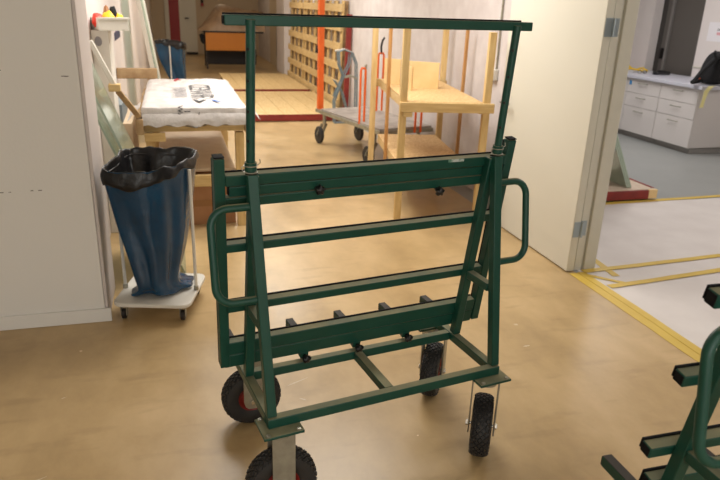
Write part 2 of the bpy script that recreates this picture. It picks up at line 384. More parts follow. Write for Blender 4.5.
# ------------------------------------------------------------------ floor covering and tape in the doorway
tag(box('floor_protection_sheet', SHEET, (2.43, .75, 0), (6.2, 4.60, .002), bevel=0), 'white protective sheet covering the floor beyond the doorway', 'floor covering')
def tape(label, a, b, w=.045, z=.0025, name='floor_tape'):
    m = MB(); a = Vector((*a, z)); b = Vector((*b, z)); n = max(3, int((b - a).length / .12)); d = (b - a).normalized(); s = Vector((-d.y, d.x, 0))
    L_, R_ = [], []
    for i in range(n + 1):
        p = a.lerp(b, i / n); k = w / 2 * (1 + .12 * nz(p.x * 5, p.y * 5, 3)); off = s * (.006 * nz(p.x * 3, p.y * 3, 9))
        L_.append(p + s * k + off); R_.append(p - s * k + off)
    lo = Vector((0, 0, .0012))
    m.loft([[l, r, r - lo, l - lo] for l, r in zip(L_, R_)], cap0=True, cap1=True)
    return tag(m.build(name, YTAPE, None, 0, 0), label, 'tape', 'yellow tape strips on the floor')
tape('yellow tape along the doorway threshold, beside the tan floor', (2.378, .75), (2.378, 3.27), .065)
tape('yellow tape along the edge of the white sheet at the threshold', (2.432, .75), (2.432, 3.27), .05, .0045)
tape('short yellow tape running along the foot of the door frame', (2.62, 3.17), (2.66, 3.55), .05, .0045)
tape('short diagonal yellow tape between the threshold and the nearest cross tape', (2.44, 3.22), (2.60, 3.06), .035, .0062)
tape('yellow tape across the white sheet nearest the door frame', (2.45, 3.275), (5.6, 3.46), .05, .0075)
tape('yellow tape across the white sheet nearest the camera', (2.47, 3.03), (5.2, 3.30), .05, .0075)
tape('yellow tape along the far edge of the white sheet by the grey floor', (2.66, 4.58), (6.2, 4.70), .06, .0045)

# ------------------------------------------------------------------ the green glass transport cart
W = .841
CN = Vector((0, .98731, .158798)); CT = Vector((0, -.158798, .98731))     # plane of the leaning rear frame
def Z2S(z, d=.3425): return (z - CN.z * d) / CT.z
def RP(u, z, d=.3425): return Vector((u, 0, 0)) + CN * d + CT * Z2S(z, d)
UX = Vector((1, 0, 0))
def rbox(m, u0, u1, z0, z1, d0, d1, mi=0):      # box in the leaning plane, heights given on the front face
    s0, s1 = Z2S(z0), Z2S(z1)
    c = UX * ((u0 + u1) / 2) + CN * ((d0 + d1) / 2) + CT * ((s0 + s1) / 2)
    return m.obox(c, (UX, CN, CT), ((u1 - u0) / 2, (d1 - d0) / 2, (s1 - s0) / 2), mi)

def star_knob(c, axis, parent, r=.0135):
    m = MB(); c = Vector(c); ax = Vector(axis).normalized()
    ref = Vector((1, 0, 0)); u = ax.cross(ref).normalized(); v = ax.cross(u)
    rings = []
    for t, k in ((0, .7), (.004, 1), (.016, 1), (.02, .75), (.022, .2)):
        rings.append([c + ax * t + (u * math.cos(a) + v * math.sin(a)) * r * k * (1 + .22 * math.cos(5 * a)) for a in [2*math.pi*i/30 for i in range(30)]])
    m.loft(rings, cap0=True, cap1=True)
    m.cyl(c - ax * .02, c, .005, 8)
    return m.build('knob', BLACKP, parent)

def caster(c, yaw, parent, off=(0, .04)):      # c: centre of the mounting plate (underside of the base rail)
    cx, cy, z = c; r = .1165; zt = z - .009
    ax = Vector((math.cos(yaw), math.sin(yaw), 0)); sd = Vector((-ax.y, ax.x, 0)); up = Vector((0, 0, 1))
    piv = Vector((cx, cy, 0)); base = piv + Vector((off[0], off[1], 0)); A = base + up * r
    f = MB()
    f.cyl(piv + up * (zt - .022), piv + up * zt, .036, 24)
    zf = zt - .022
    f.obox(base + up * (zf - .003), (ax, sd, up), (.046, .036, .003)); f.bar(piv + up * (zf - .003), base + up * (zf - .003), .07, .006)
    for s in (-1, 1):
        pts = [(-.036, zf), (.036, zf), (.036, r + .0), (.030, r - .022), (.018, r - .032), (-.018, r - .032), (-.030, r - .022), (-.036, r)]
        vs = [base + sd * a + up * b + ax * (s * .046 + t) for t in (-.0025, .0025) for a, b in pts]
        n = len(pts)
        f.add(vs, [tuple(range(n)), tuple(range(2*n - 1, n - 1, -1))] + [(i, i + n, (i+1) % n + n, (i+1) % n) for i in range(n)])
    fo = f.build('caster', ZINC, parent, .0012)
    p = MB().box((cx - .063, cy - .054, zt), (cx + .063, cy + .054, z))
    pl = p.build('mounting_plate', GREEN, fo, .002)
    for i in (-1, 1):
        for j in (-1, 1): MB().cyl((cx + i * .048, cy + j * .044, z), (cx + i * .048, cy + j * .044, z + .005), .007, 6).build('plate_bolt', ZINC, fo)
    # tyre
    t = MB(); hw = .036
    prof = [(.050, -.024), (.057, -.030), (.082, -.037), (.101, -.033), (.1085, -.022), (.111, 0), (.1085, .022), (.101, .033), (.082, .037), (.057, .030), (.050, .024)]
    t.lathe(prof, A, ax, 48)
    ref = up; uu = ax.cross(ref).normalized(); ww = ax.cross(uu)
    for row, (tt, rad, tilt) in enumerate(((-.029, .1037, -.75), (-.0195, .109, -.35), (-.0097, .1103, -.12), (0, .1107, 0), (.0097, .1103, .12), (.0195, .109, .35), (.029, .1037, .75))):
        nn = 30
        for k in range(nn):
            a = 2*math.pi*(k + .5 * (row % 2)) / nn
            rd = uu*math.cos(a) + ww*math.sin(a); tn = -uu*math.sin(a) + ww*math.cos(a)
            nr = (rd * math.cos(tilt) + ax * math.sin(tilt)).normalized(); lt = nr.cross(tn)
            c0 = A + rd * rad + ax * tt
            da, dl = .0105, .0078
            q = [c0 + tn*da, c0 + lt*dl, c0 - tn*da, c0 - lt*dl]
            q2 = [c0 + nr*.0042 + (p_ - c0) * .74 for p_ in q]
            t.add([x - nr * .002 for x in q] + q2, [(4,5,6,7), (0,1,5,4), (1,2,6,5), (2,3,7,6), (3,0,4,7)])
    t.build('tyre', TIRE, fo, 0, 30)
    h = MB().lathe([(.0, -.03), (.016, -.032), (.019, -.022), (.042, -.018), (.047, -.025), (.054, -.028), (.054, .028), (.047, .025), (.042, .018), (.019, .022), (.016, .032), (.0, .03)], A, ax, 32)
    h.build('rim', REDHUB, fo)
    x = MB().cyl(A - ax * .057, A + ax * .057, .006, 10).cyl(A - ax * .058, A - ax * .048, .011, 6).cyl(A + ax * .048, A + ax * .056, .011, 6)
    x.build('axle_bolt', CHROME, fo)
    return fo

def make_cart(loc, rz, label, side_posts, yaws, group):
    root = empty('glass_transport_cart', loc, rz); tag(root, label, 'cart', group)
    B = .0025
    # base
    box('base_rail', GREEN, (0, 0, .3535), (W, .030, .385), root, B)
    box('base_rail', GREEN, (.031, .278, .3535), (W - .031, .308, .385), root, B)
    for x in (0, W - .030): box('base_rail', GREEN, (x, .0305, .3535), (x + .030, .525 if side_posts else .308, .385), root, B)
    box('cross_bar', GREEN, (.405, .0305, .3545), (.437, .2775, .384), root, B)
    # uprights of the A frame
    for x in (0, W - .030):
        m = MB().bar((x + .015, .0205, .386), (x + .015 + (-.009 if x == 0 else .009), .1405, 1.104), .030, .030, UX)
        ps = m.build('front_post', GREEN, root, B)
        MB().obox((x + .015 + (-.009 if x == 0 else .009), .1409, 1.1065), (UX, (0, .9865, -.164), (0, .164, .9865)), (.0145, .0145, .002)).build('post_cap', RUBBER, ps)
        m = MB(); rbox(m, x, x + .030, .392, 1.10, .3117, .3417); m.build('rear_post', GREEN, root, B)
        m = MB().bar((x + .015, .085, .655), (x + .015, .2085, .655), .028, .028); m.build('side_bar', GREEN, root, B)
    # rails of the leaning rear frame with rubber on the glass side
    u0, u1 = -.06, W + .06
    def rail(name, z0, z1, d0=.3425, d1=.3725, strip=True, a=u0, b=u1):
        m = MB(); rbox(m, a, b, z0, z1, d0, d1); o = m.build(name, GREEN, root, B)
        if strip:
            m = MB(); rbox(m, a + .001, b - .001, z0 + .004, z1 + .0028, d1 + .0002, d1 + .006); m.build('rubber_strip', RUBBER, o, .001)
        for e, s in ((a, -1), (b, 1)):
            m = MB(); rbox(m, min(e, e + s * .002), max(e, e + s * .002), z0 + .003, z1 - .003, d0 + .003, d1 - .003); m.build('cap_or_dark_hollow', RUBBER, o)  # black plate paints in the shaded hollow of the open tube end
        return o
    ue = u0 if side_posts else -.048
    zd = 0 if side_posts else -.018
    tp = rail('top_rail', 1.064 + 2 * zd, 1.096 + 2 * zd, a=ue)
    if side_posts:
        rail('top_rail', 1.030, 1.060, .3475, .3725, True, u0 + .012, u1 - .012)
        rail('top_rail', .997, 1.027, .3455, .3725, False)
    m = MB(); rbox(m, .67, .73, 1.087 + 2 * zd, 1.0966 + 2 * zd, .3415, .3423); m.build('sticker', mat('worn_label', srgb(190, 196, 190), .6, noise_amt=1.5, noise_scale=60, col2=srgb(90, 130, 110)), tp)
    rail('middle_rail', .850 + zd, .878 + zd, a=ue); lr = rail('lower_rail', .635 + zd / 3, .663 + zd / 3, a=ue - (0 if side_posts else .012))
    ul = u0 if side_posts else -.02
    zl = 0 if side_posts else .03
    lg = rail('bottom_ledge', .470 + zl, .517 + zl, a=ul); rail('bottom_ledge', .418 + zl, .466 + zl, .3455, .3725, False, a=ul)
    for u in (-.030 if side_posts else -.060, .192, .374, .556, .734):
        pv, ph = (.338, .034) if side_posts else (.3175, .0545)
        pg = MB().obox((u, pv, .498 + zl), (UX, (0, 1, 0), (0, 0, 1)), (.0125, ph, .014)).build('peg', GREEN, root, B)
        MB().box((u - .0115, .3722, .486 + zl), (u + .0115, .374, .510 + zl)).build('cap_or_dark_hollow', RUBBER, pg)
        MB().box((u - .012, pv - ph + .004, .5122 + zl), (u + .012, .370, .5145 + zl)).build('rubber_pad', mat('grey_pad', srgb(72, 68, 64), .8), pg)
    for u, z in ((.22, 1.038), (.644, .995)) if side_posts else (): star_knob(RP(u, z, .338) - CN * .004, -CN, root)
    for u, z in ((.22, .404 + zl), (.42, .405 + zl), (.622, .406 + zl)):
        kb = star_knob(RP(u, z, .338), -CN, root)
        m = MB(); rbox(m, u - .015, u + .015, z - .012, z + .013, .349, .40); m.build('clamp_bracket', GREEN, kb, B)
    # detachable outer posts
    if side_posts:
        for u, ub in ((-.078, -.0585), (W + .073, W + .080)):
            o = MB().bar(RP(ub, .425, .3575), RP(u, 1.149, .3575), .031, .030, CN).build('rack_post', GREEN, root, B)
            MB().bar(RP(ub, .430, .3760), RP(u, 1.146, .3760), .031, .0062, CN).build('rubber_strip', RUBBER, o, .001)
            m = MB(); rbox(m, u - .015, u + .015, 1.149, 1.153, .343, .372); m.build('post_cap', RUBBER, o, .001)
    # bent tube handles
    for s, x in ((-1, .0), (1, W)):
        fv = lambda z: .02 + (z - .37) * .165
        pts = []; zt, zb, k, rr = 1.016, .748, x + s * (.119 if side_posts else .106), .05
        pts.append((x - s * .005, zt, 0)); pts.append((x + s * .04, zt, 0))
        for i in range(9):
            a = math.pi / 2 * i / 8
            pts.append((k - s * rr + s * rr * math.sin(a), zt - rr + rr * math.cos(a), 0))
        for i in range(9):
            a = math.pi / 2 * i / 8
            pts.append((k - s * rr + s * rr * math.cos(a), zb + rr - rr * math.sin(a), 0))
        pts.append((x + s * .04, zb, 0)); pts.append((x - s * .005, zb, 0))
        MB().tube([(u, fv(z), z) for u, z, _ in pts], .0115, 14).build('handle', GREEN, root)
    # telescopic poles and the top bar
    pa, pb = Vector((0, .142, 1.113)), Vector((0, .108, 1.515))
    for x, sg in ((.004, -1), (W - .004, -1)):
        o = MB().cyl((x, pa.y, pa.z), (x, pb.y, pb.z), .0125, 18).build('pole', GREEN, root)
        m = MB()
        for i in range(4):
            p = pa.lerp(pb, .22 + i * .2); p.x = x
            m.cyl(p + Vector((sg * .0085, -.0080, 0)), p + Vector((sg * .0098, -.0092, 0)), .0045, 8)
        m.build('pin_hole', BLACKP, o)
        MB().lathe([(.0125, -.012), (.017, -.012), (.017, .012), (.0125, .012)], (x, .1405, 1.128), (pb - pa), 20).build('collar', GREEN, o)
        m = MB(); c = Vector((x, .1405, 1.126))
        for dz in (.004, -.014):
            m.tube([c + Vector((.019 * math.cos(a), .019 * math.sin(a), dz)) for a in [2*math.pi*i/20 for i in range(20)]], .0015, 6, closed=True)
        m.tube([c + Vector((.019, 0, .004)), c + Vector((.027, -.004, .012)), c + Vector((.025, -.004, .022))], .0015, 6)
        m.tube([c + Vector((-.019, 0, .004)), c + Vector((-.027, -.004, .002)), c + Vector((-.024, -.004, -.008))], .0015, 6)
        m.build('lock_pin', ZINC, o)
    m = MB().box((-.062, .110, 1.4995), (W + .057, .136, 1.5255)); tb = m.build('top_bar', GREEN, root, B)
    MB().box((-.060, .1362, 1.503), (W + .032, .142, 1.530)).build('rubber_strip', RUBBER, tb, .001)
    MB().box((-.064, .113, 1.503), (-.062, .133, 1.523)).build('cap_or_dark_hollow', RUBBER, tb)  # black plate in place of the dark hollow in the bar's end
    # casters
    for (u, v), y in zip(((.038, .012), (W - .040, .012), (.050, .478 if side_posts else .27), (W - .035, .440 if side_posts else .27)), yaws):
        caster((u, v, .3535), y, root, {.038: (.018, .040), W - .040: (.026, .035), .050: (.046, .070)}.get(u, (.052, .012)))
    return root, lg

cartA, _ = make_cart((.2119, 1.6291, 0), R(9.116), 'dark green steel A-frame glass cart in the centre with a tall top bar', True,
                     [R(-97), R(-38), R(-95), R(-42)], 'green glass transport carts')
cartB, lgB = make_cart((1.030, .7180, 0), R(.3), 'dark green steel A-frame cart cut off at the lower right, with open rail ends', False,
                     [R(-90), R(-38), R(-84), R(-20)], 'green glass transport carts')
m = MB(); rbox(m, .13, .19, .5475, .5485, .345, .371); m.build('yellow_label', LABELY, lgB)

# ------------------------------------------------------------------ waste sack trolleys
def smooth_loop(pts, n):
    out = []; m = len(pts)
    for i in range(n):
        t = i / n * m; k = int(t); f = t - k
        p0, p1, p2, p3 = [Vector(pts[(k + j - 1) % m]) for j in range(4)]
        out.append(.5 * ((2*p1) + (p2 - p0)*f + (2*p0 - 5*p1 + 4*p2 - p3)*f*f + (3*p1 - p0 - 3*p2 + p3)*f**3))
    return out

def sack_trolley(loc, rz, label):
    t = empty('sack_trolley', loc, rz); tag(t, label, 'trolley', 'sack trolleys with blue bags')
    def rr(hx, hy, r, n=6):
        o = []
        for sx, sy, a0 in ((1, 1, 0), (-1, 1, 90), (-1, -1, 180), (1, -1, 270)):
            for i in range(n + 1):
                a = R(a0 + 90 * i / n); o.append((sx * (hx - r) + r * math.cos(a), sy * (hy - r) + r * math.sin(a)))
        return o
    m = MB().prism(rr(.196, .208, .05), .083, .103); m.build('base_plate', WHITEP, t, .004)
    for x in (-.185, .185):
        m = MB().tube([(x * 1.01, -.01, .103), (x * 1.01, -.01, .758)], .0085, 12); m.build('post', WHITEP, t)
        MB().cyl((x * 1.01, -.01, .103), (x * 1.01, -.01, .125), .013, 12).build('post_socket', ZINC, t)
    hp = [(-.166, -.172, .780), (.035, -.172, .780), (.160, -.02, .800), (.166, .175, .814), (0, .185, .815), (-.166, .175, .812), (-.172, 0, .798)]
    MB().tube([p - Vector((0, 0, .032)) for p in smooth_loop(hp, 48)], .005, 8, closed=True).build('hoop', DARKMET, t)
    for x in (-.15, .15):
        for y in (-.16, .16):
            c = Vector((x, y, 0))
            f = MB().cyl(c + Vector((0, 0, .066)), c + Vector((0, 0, .083)), .014, 12)
            for s in (-1, 1): f.box((x + s * .014 - .0015, y - .012, .02), (x + s * .014 + .0015, y + .012, .068))
            fo = f.build('caster', ZINC, t)
            MB().lathe([(0, -.011), (.02, -.011), (.027, -.008), (.027, .008), (.02, .011), (0, .011)], c + Vector((0, 0, .027)), (1, 0, 0), 20).build('wheel', DARKMET, fo)
    return t, hp

def sack(loc, rz, label, hp, seed, full=1):
    b = empty('waste_sack', loc, rz); tag(b, label, 'garbage bag', 'blue waste sacks')
    n = 72
    rim = smooth_loop([(x * 1.035, y * 1.035, z + .004) for x, y, z in hp], n)
    ang = [math.atan2(p.y, p.x) for p in rim]
    rad0 = [math.hypot(p.x, p.y) for p in rim]
    rings = []
    prof = [(.792, 1.03, 0, 0), (.74, 1.04, 0, 0), (.66, 1.0, .005, .0), (.56, .95, .01, -.005), (.46, .88, .015, -.02), (.36, .78, .02, -.035), (.27, .68, .02, -.055), (.20, .60, .015, -.075), (.155, .60, .02, -.07), (.135, .80, .02, -.02), (.12, .98, .02, .0), (.107, .90, .02, .0)]
    for z, k, ox, oy in prof:
        ring = []
        for i in range(n):
            a = ang[i]; d = (.8 - z) / .7
            fold = 1 + d * (.16 * (abs(math.sin(2.5 * a + seed + 1.5 * z)) - .5) + .09 * (abs(math.sin(5.5 * a + 4 * z + seed)) - .5)) + .03 * nz(math.cos(a) * 2 + seed, math.sin(a) * 2, z * 6)
            d2 = min(1, d * 1.6); fold = 1 + d2 * (.20 * (abs(math.sin(2.5 * a + seed + 1.2 * z)) - .6) + .12 * (abs(math.sin(4.5 * a + 3.5 * z + seed)) - .6)) + .05 * nz(math.cos(a) * 3 + seed, math.sin(a) * 3, z * 9)
            r = rad0[i] * (1 - d * .22) * k * fold + (.16 * d * 0)
            zz = z + (min(rim[i].z, .792) - .792 if z > .7 else 0)
            if z < .16: zz += max(0, .02 * nz(math.cos(a) * 3, math.sin(a) * 3 + seed, z * 20))
            ring.append(Vector((ox + r * math.cos(a), oy + r * math.sin(a), max(zz, .1055))))
        rings.append(ring)
    m = MB().loft(rings, cap1=True); m.build('sack_body', BAGBLUE, b, 0, 180, sub=1)
    # black collar folded over the hoop with a loose front flap, and the inside lining
    c = []
    crease = lambda a, k, ph: abs(math.sin(k * a + ph)) - .6
    for q, k in ((1, 1.06), (.85, 1.075), (.6, 1.07), (.3, 1.055), (.05, 1.035), (-.08, 1.015), (-.06, .985)):
        ring = []
        for i in range(n):
            a = ang[i]
            hang = .040 + .046 * max(0, -.75 * math.sin(a) - .35 * math.cos(a)) + .014 * crease(a, 3.5, seed) + .014 * nz(math.cos(a) * 4, math.sin(a) * 4, seed)
            kk = k + .028 * nz(math.cos(a) * 11, math.sin(a) * 11, q * 5) + max(0, q) * (.035 * crease(a, 6.5, seed + q * 2) + .04 * nz(math.cos(a) * 5, math.sin(a) * 5, q * 3 + seed))
            top = .010 * crease(a, 4.5, seed * 2) + .014 * nz(math.cos(a) * 6, math.sin(a) * 6, seed) + .010 * nz(math.cos(a) * 13, math.sin(a) * 13, q * 4 + seed)
            ring.append(Vector((rim[i].x * kk, rim[i].y * kk, rim[i].z + top - hang * q)))
        c.append(ring)
    for z, k in ((-.05, .92), (-.12, .80), (-.18, .64), (-.23, .44), (-.25, .15)):
        ring = []
        for i in range(n):
            a = ang[i]
            kk = k * (1 + .10 * crease(a, 3, seed + z * 6) + .05 * nz(math.cos(a) * 3, math.sin(a) * 3, z * 7 + seed))
            ring.append(Vector((rim[i].x * kk, rim[i].y * kk, rim[i].z + z)))
        c.append(ring)
    m = MB().loft(c, cap1=True); m.build('folded_collar', BAGBLACK, b, 0, 180, sub=1)
    return b

t1, hp = sack_trolley((-.125, 3.315, 0), R(-15), 'white sack trolley at the end of the grey wall holding a blue bag')
sack((-.125, 3.315, 0), R(-15), 'blue waste sack with black folded rim on the trolley by the grey wall', hp, 1.3)
t2, hp = sack_trolley((.03, 11.3, 0), R(75), 'white sack trolley far down the corridor, seen as a thin post behind the white package')
sk2 = sack((.03, 11.3, 0), R(75), 'distant blue waste sack hanging in the corridor behind the white package', hp, 4.1)
t2.scale = sk2.scale = (1.12, 1.12, 1.12)

# ------------------------------------------------------------------ timber bench with the white package
tb = empty('timber_bench', (.13, 5.35, 0)); tag(tb, 'rough pine work bench carrying the white wrapped package', 'bench')
hy = .80
for sx in (-1, 1):
    for sy in (-1, 1):
        x = sx * .30; y = sy * (hy - .05)
        MB().box((x - .03, y - .03, 0), (x + .03, y + .03, .69)).build('leg', WOOD, tb, .003)
for sx in (-1, 1): MB().box((sx * .36 - .024, -hy + (.0 if sx > 0 else -.03), .692), (sx * .36 + .024, hy, .795)).build('top_rail', OLDWOOD, tb, .003)
for y in (-hy + .03, hy - .06): MB().box((-.335, y, .70), (.335, y + .03, .795)).build('cross_rail', WOODX, tb, .003)
MB().box((-.27, -hy + .08, .400), (.27, hy - .02, .422)).build('shelf', FIBRE, tb, .006)
MB().box((-.36, -hy - .012, .315), (.34, -hy + .018, .398)).build('shelf_rail', WOODX, tb, .003)
MB().box((-.36, hy - .018, .315), (.34, hy + .012, .398)).build('shelf_rail', WOODX, tb, .003)
MB().box((-.335, -hy - .01, .64), (-.20, -hy + .015, .70)).build('corner_block', WOODX, tb, .003)

bx = empty('cardboard_box', (.13, 5.2, 0)); tag(bx, 'brown cardboard box standing on the floor under the timber bench', 'box')
MB().box((-.26, -.56, 0), (.26, .5, .30)).build('box_body', CARD, bx, .004)
MB().box((-.26, -.562, .14), (.26, -.561, .19)).build('box_tape', mat('brown_tape', srgb(150, 104, 60), .35), bx)

pk = empty('wrapped_package', (.135, 5.35, .797)); tag(pk, 'flat white film-wrapped package with black and blue print lying on the timber bench', 'package')
m = MB(); nx, ny = 30, 56
hx, hyp, hz = .345, .80, .086
def pkpt(a, b):
    # superellipse-like pillow edge
    x = a * hx; y = b * hyp
    e = min(1, (1 - abs(a)) / .07) * min(1, (1 - abs(b)) / .03)
    z = hz * (.80 + .20 * e ** .5) + .007 * nz(x * 9, y * 7, 1) + .006 * nz(x * 22, y * 18, 4)
    return Vector((x, y, z))
top = [[pkpt(-1 + 2 * i / nx, -1 + 2 * j / ny) for i in range(nx + 1)] for j in range(ny + 1)]
vs = [p for r_ in top for p in r_]
fs = [(j*(nx+1)+i, j*(nx+1)+i+1, (j+1)*(nx+1)+i+1, (j+1)*(nx+1)+i) for j in range(ny) for i in range(nx)]
m.add(vs, fs)
per = [top[0][i] for i in range(nx)] + [top[j][nx] for j in range(ny)] + [top[ny][i] for i in range(nx, 0, -1)] + [top[j][0] for j in range(ny, 0, -1)]
rings = []
for t_, o_ in ((0, 0), (.25, .004), (.5, .003), (.8, .006), (1, .0)):
    ring = []
    for p in per:
        d = Vector((p.x / hx, p.y / hyp, 0)); dx = Vector((1 if abs(d.x) > .99 else 0, 0, 0)) * (1 if d.x > 0 else -1) + Vector((0, 1 if abs(d.y) > .99 else 0, 0)) * (1 if d.y > 0 else -1)
        ring.append(p + dx * (o_ + .006 * nz(p.x * 14, p.y * 14, t_ * 4)) * (1 if 0 < t_ < 1 else 0) + Vector((0, 0, -p.z * t_ + .002 * t_)))
    rings.append(ring)
m.loft(rings, cap1=True)
# crumpled film tails at the two front corners
def tail(x0, sx):
    rows = []
    for j in range(9):
        row = []
        for i in range(7):
            s_, q = j / 8, i / 6
            row.append(Vector((x0 + sx * (.012 + .085 * s_ * (1 - .25 * q)), -hyp + .01 + q * .22, .075 - .085 * s_ * (.5 + .6 * (1 - q)) + .012 * nz(s_ * 4 + x0 * 9, q * 4, 2))))
        rows.append(row)
    b_ = [[p - Vector((0, 0, .003)) for p in r_] for r_ in rows]
    m.loft([r_ + list(reversed(s_)) for r_, s_ in zip(rows, b_)], cap0=True, cap1=True)
tail(-hx, -1); tail(hx, 1)
front = [[Vector((-hx + 2 * hx * i / 24, -hyp - .006 - .004 * abs(nz(i * .6, t_ * 3, 5)) - (.012 if t_ > .3 else 0), .03 - t_ * (.080 + .03 * nz(i * .45, 3, 8)))) for i in range(25)] for t_ in (0, .35, .7, 1)]
m.loft([a_ + [p - Vector((0, -.003, 0)) for p in reversed(a_)] for a_ in front], cap0=True, cap1=True)
m.build('film_wrap', FOILW, pk, 0, 50)
def onpk(name, s, mm, size, x, y, rz): text(name, s, mm, size, (x, y, .0965), (0, 0, rz), pk)
onpk('printed_text', 'CENVR', INK, .24, .06, -.12, R(-90))
onpk('printed_text', 'WWW.', INKGREY, .17, -.10, -.2, R(-90))
text('printed_text', 'WA', INK, .05, (-.10, -hyp - .009, .045), (R(90), R(90), 0), pk)
text('printed_text', 'I', INK, .06, (-.055, -hyp - .009, .045), (R(90), R(90), 0), pk)
text('printed_text', '/', INK, .07, (-.205, -hyp - .009, .042), (R(90), 0, R(0)), pk)
for s_, mm, nm in ((0, INK, 'printed_mark'), (.075, INKBLUE, 'printed_mark')):
    pts = [(.03 + s_, -.60), (.075 + s_, -.70), (.11 + s_, -.70), (.065 + s_, -.60)] if s_ else [(-.01, -.60), (.035, -.72), (.09, -.60), (.06, -.60), (.035, -.66), (.02, -.60)]
    MB().prism(pts, .094, .0955).build(nm, mm, pk, 0, 0)
MB().prism([(0, 0), (.03, .03), (.05, .03), (.08, 0)], 0, .0008).build('printed_mark', INK, pk, 0, 0)
pm = pk.children[-1]; pm.location = (.02, -hyp - .0085, .012); pm.rotation_euler = (R(90), 0, 0)
m = MB().tube([(-.12, .60, .0925), (-.09, .66, .0925), (-.06, .60, .0925), (-.09, .58, .0925)], .008, 6); m.build('red_mark', INKRED, pk)

# ------------------------------------------------------------------ timber rack with boards
rk = empty('timber_rack', (1.583, 4.50, 0), R(-9.6)); tag(rk, 'pine shelf rack with two strand board shelves standing by the open door', 'rack')
RW, RD = .70, 1.50
for x in (.0, RW - .075):
    for y in (0, RD - .045):
        x_ = x - (.035 if x == 0 and y > 0 else 0)
        MB().box((x_, y, 0), (x_ + .052, y + .045, 1.43 if not (x > 0 and y == 0) else 1.405)).build('post', WOOD, rk, .003)
for y in (-.031, RD + .001): MB().box((-.005, y, .835), (RW, y + .03, .905)).build('end_rail', WOODX, rk, .003)
for x in (.0535, RW - .108): MB().box((x, .001, .825), (x + .03, RD, .895)).build('side_rail', WOODY, rk, .003)
MB().box((.0535, .0, .896), (RW - .077, RD, .908)).build('shelf', OSB, rk, .001)
for x in (.0535, RW - .108): MB().box((x, .001, .31), (x + .03, RD, .37)).build('side_rail', WOODY, rk, .003)
MB().box((.0535, .0, .3705), (RW - .077, RD, .384)).build('shelf', OSB, rk, .001)
MB().box((.02, -.029, .80), (.09, -.001, .834)).build('corner_block', WOODX, rk, .002)
def board(label, lo, hi, rz, loc, m_=PLY):
    o = MB().box(lo, hi).build('plywood_board', m_, None, .001); o.location = loc; o.rotation_euler = (0, 0, rz)
    return tag(o, label, 'board', 'boards standing on the timber rack')
board('plywood board standing upright on the upper rack shelf, rightmost', (0, 0, 0), (.27, .012, .215), R(-38), (1.945, 5.36, .9085))
board('narrow plywood offcut on edge between the two upright boards', (0, 0, 0), (.05, .015, .19), R(-70), (1.862, 5.14, .9085))
board('plywood board standing behind the front rack post, leftmost', (0, 0, 0), (.15, .012, .215), R(-38), (1.805, 5.60, .9085))
STA, STB = (1.752, 5.30, .004), (1.750, 5.30, 1.39)
def stick(label, a, b, w=.026):
    m = MB().bar(a, b, w, w, (1, 0, 0)); return tag(m.build('timber_stick', WOODBR, None, .002), label, 'stick', 'thin brown sticks leaning on the rack')
stick('thin brown stick leaning on the left front side of the timber rack', STA, STB)
stick('thin brown stick leaning on the block wall behind the timber rack', (2.475, 5.40, .004), (2.478, 5.39, 1.41))

# ------------------------------------------------------------------ platform trolley
pt = empty('platform_trolley', (1.645, 7.43, 0), R(-77)); tag(pt, 'grey platform trolley with orange uprights standing behind the timber rack', 'trolley')
LN, WD = 1.36, .62
MB().box((0, 0, .385), (LN, WD, .405)).build('deck', GREYDECK, pt, .003)
fr_ = MB()
for y in (0, WD): fr_.box((-.01, y - .012, .345), (LN + .01, y + .012, .384))
for x in (0, LN): fr_.box((x - .012, .013, .345), (x + .012, WD - .013, .384))
fr_.build('frame', ZINC, pt, .002)
for x in (.03, LN - .15):
    for y in (.03, WD - .06):
        c = Vector((x, y, 0)); f = MB().cyl(c + Vector((0, 0, .235)), c + Vector((0, 0, .344)), .02, 14)
        for s in (-1, 1): f.bar(c + Vector((0, s * .026, .235)), c + Vector((-.03, -.05 + s * .026, .095)), .005, .04, (0, 1, 0))
        fo = f.build('caster', ZINC, pt)
        MB().lathe([(0, -.02), (.05, -.02), (.06, -.017), (.09, -.02), (.1, -.012), (.1, .012), (.09, .02), (.06, .017), (.05, .02), (0, .02)], c + Vector((-.03, -.05, .1)), (0, 1, 0), 28).build('wheel', TIRE, fo)
MB().box((-.14, .01, .385), (-.095, .075, 1.62)).build('upright', ORANGE, pt)
fr2 = MB().box((-.16, .0, .345), (-.0125, .09, .384)).build('upright_bracket', ZINC, pt, .002)
hd = MB().tube([(-.15, .04, 1.36), (-.155, .03, 1.30), (-.155, .025, 1.16), (-.155, .03, 1.10)], .013, 10)
hd.tube([(-.155, .03, 1.10), (-.155, .025, 1.02)], [.03, .034], 12); hd.build('grip', BLACKP, pt)
def hoop(x, y0, y1, z0, z1, parent, nm='end_hoop'):
    MB().tube([(x, y0, z0), (x, y0, z1 - .02), (x, y0 + .01, z1), (x, y1 - .01, z1), (x, y1, z1 - .02), (x, y1, z0)], .012, 10).build(nm, ORANGE, parent)
hoop(.93, -.0, .055, .35, .95, pt)
MB().tube([(.93, .055, .94), (.93, .058, .985)], .012, 10).build('grey_tip', ZINC, pt)
hoop(.34, .545, .615, .406, 1.05, pt)
MB().tube([(.34, .58, 1.05), (.34, .575, 1.12), (.34, .59, 1.19), (.34, .615, 1.22)], .012, 10).build('grip', DARKMET, pt)
hoop(1.38, .40, .47, .35, .70, pt)

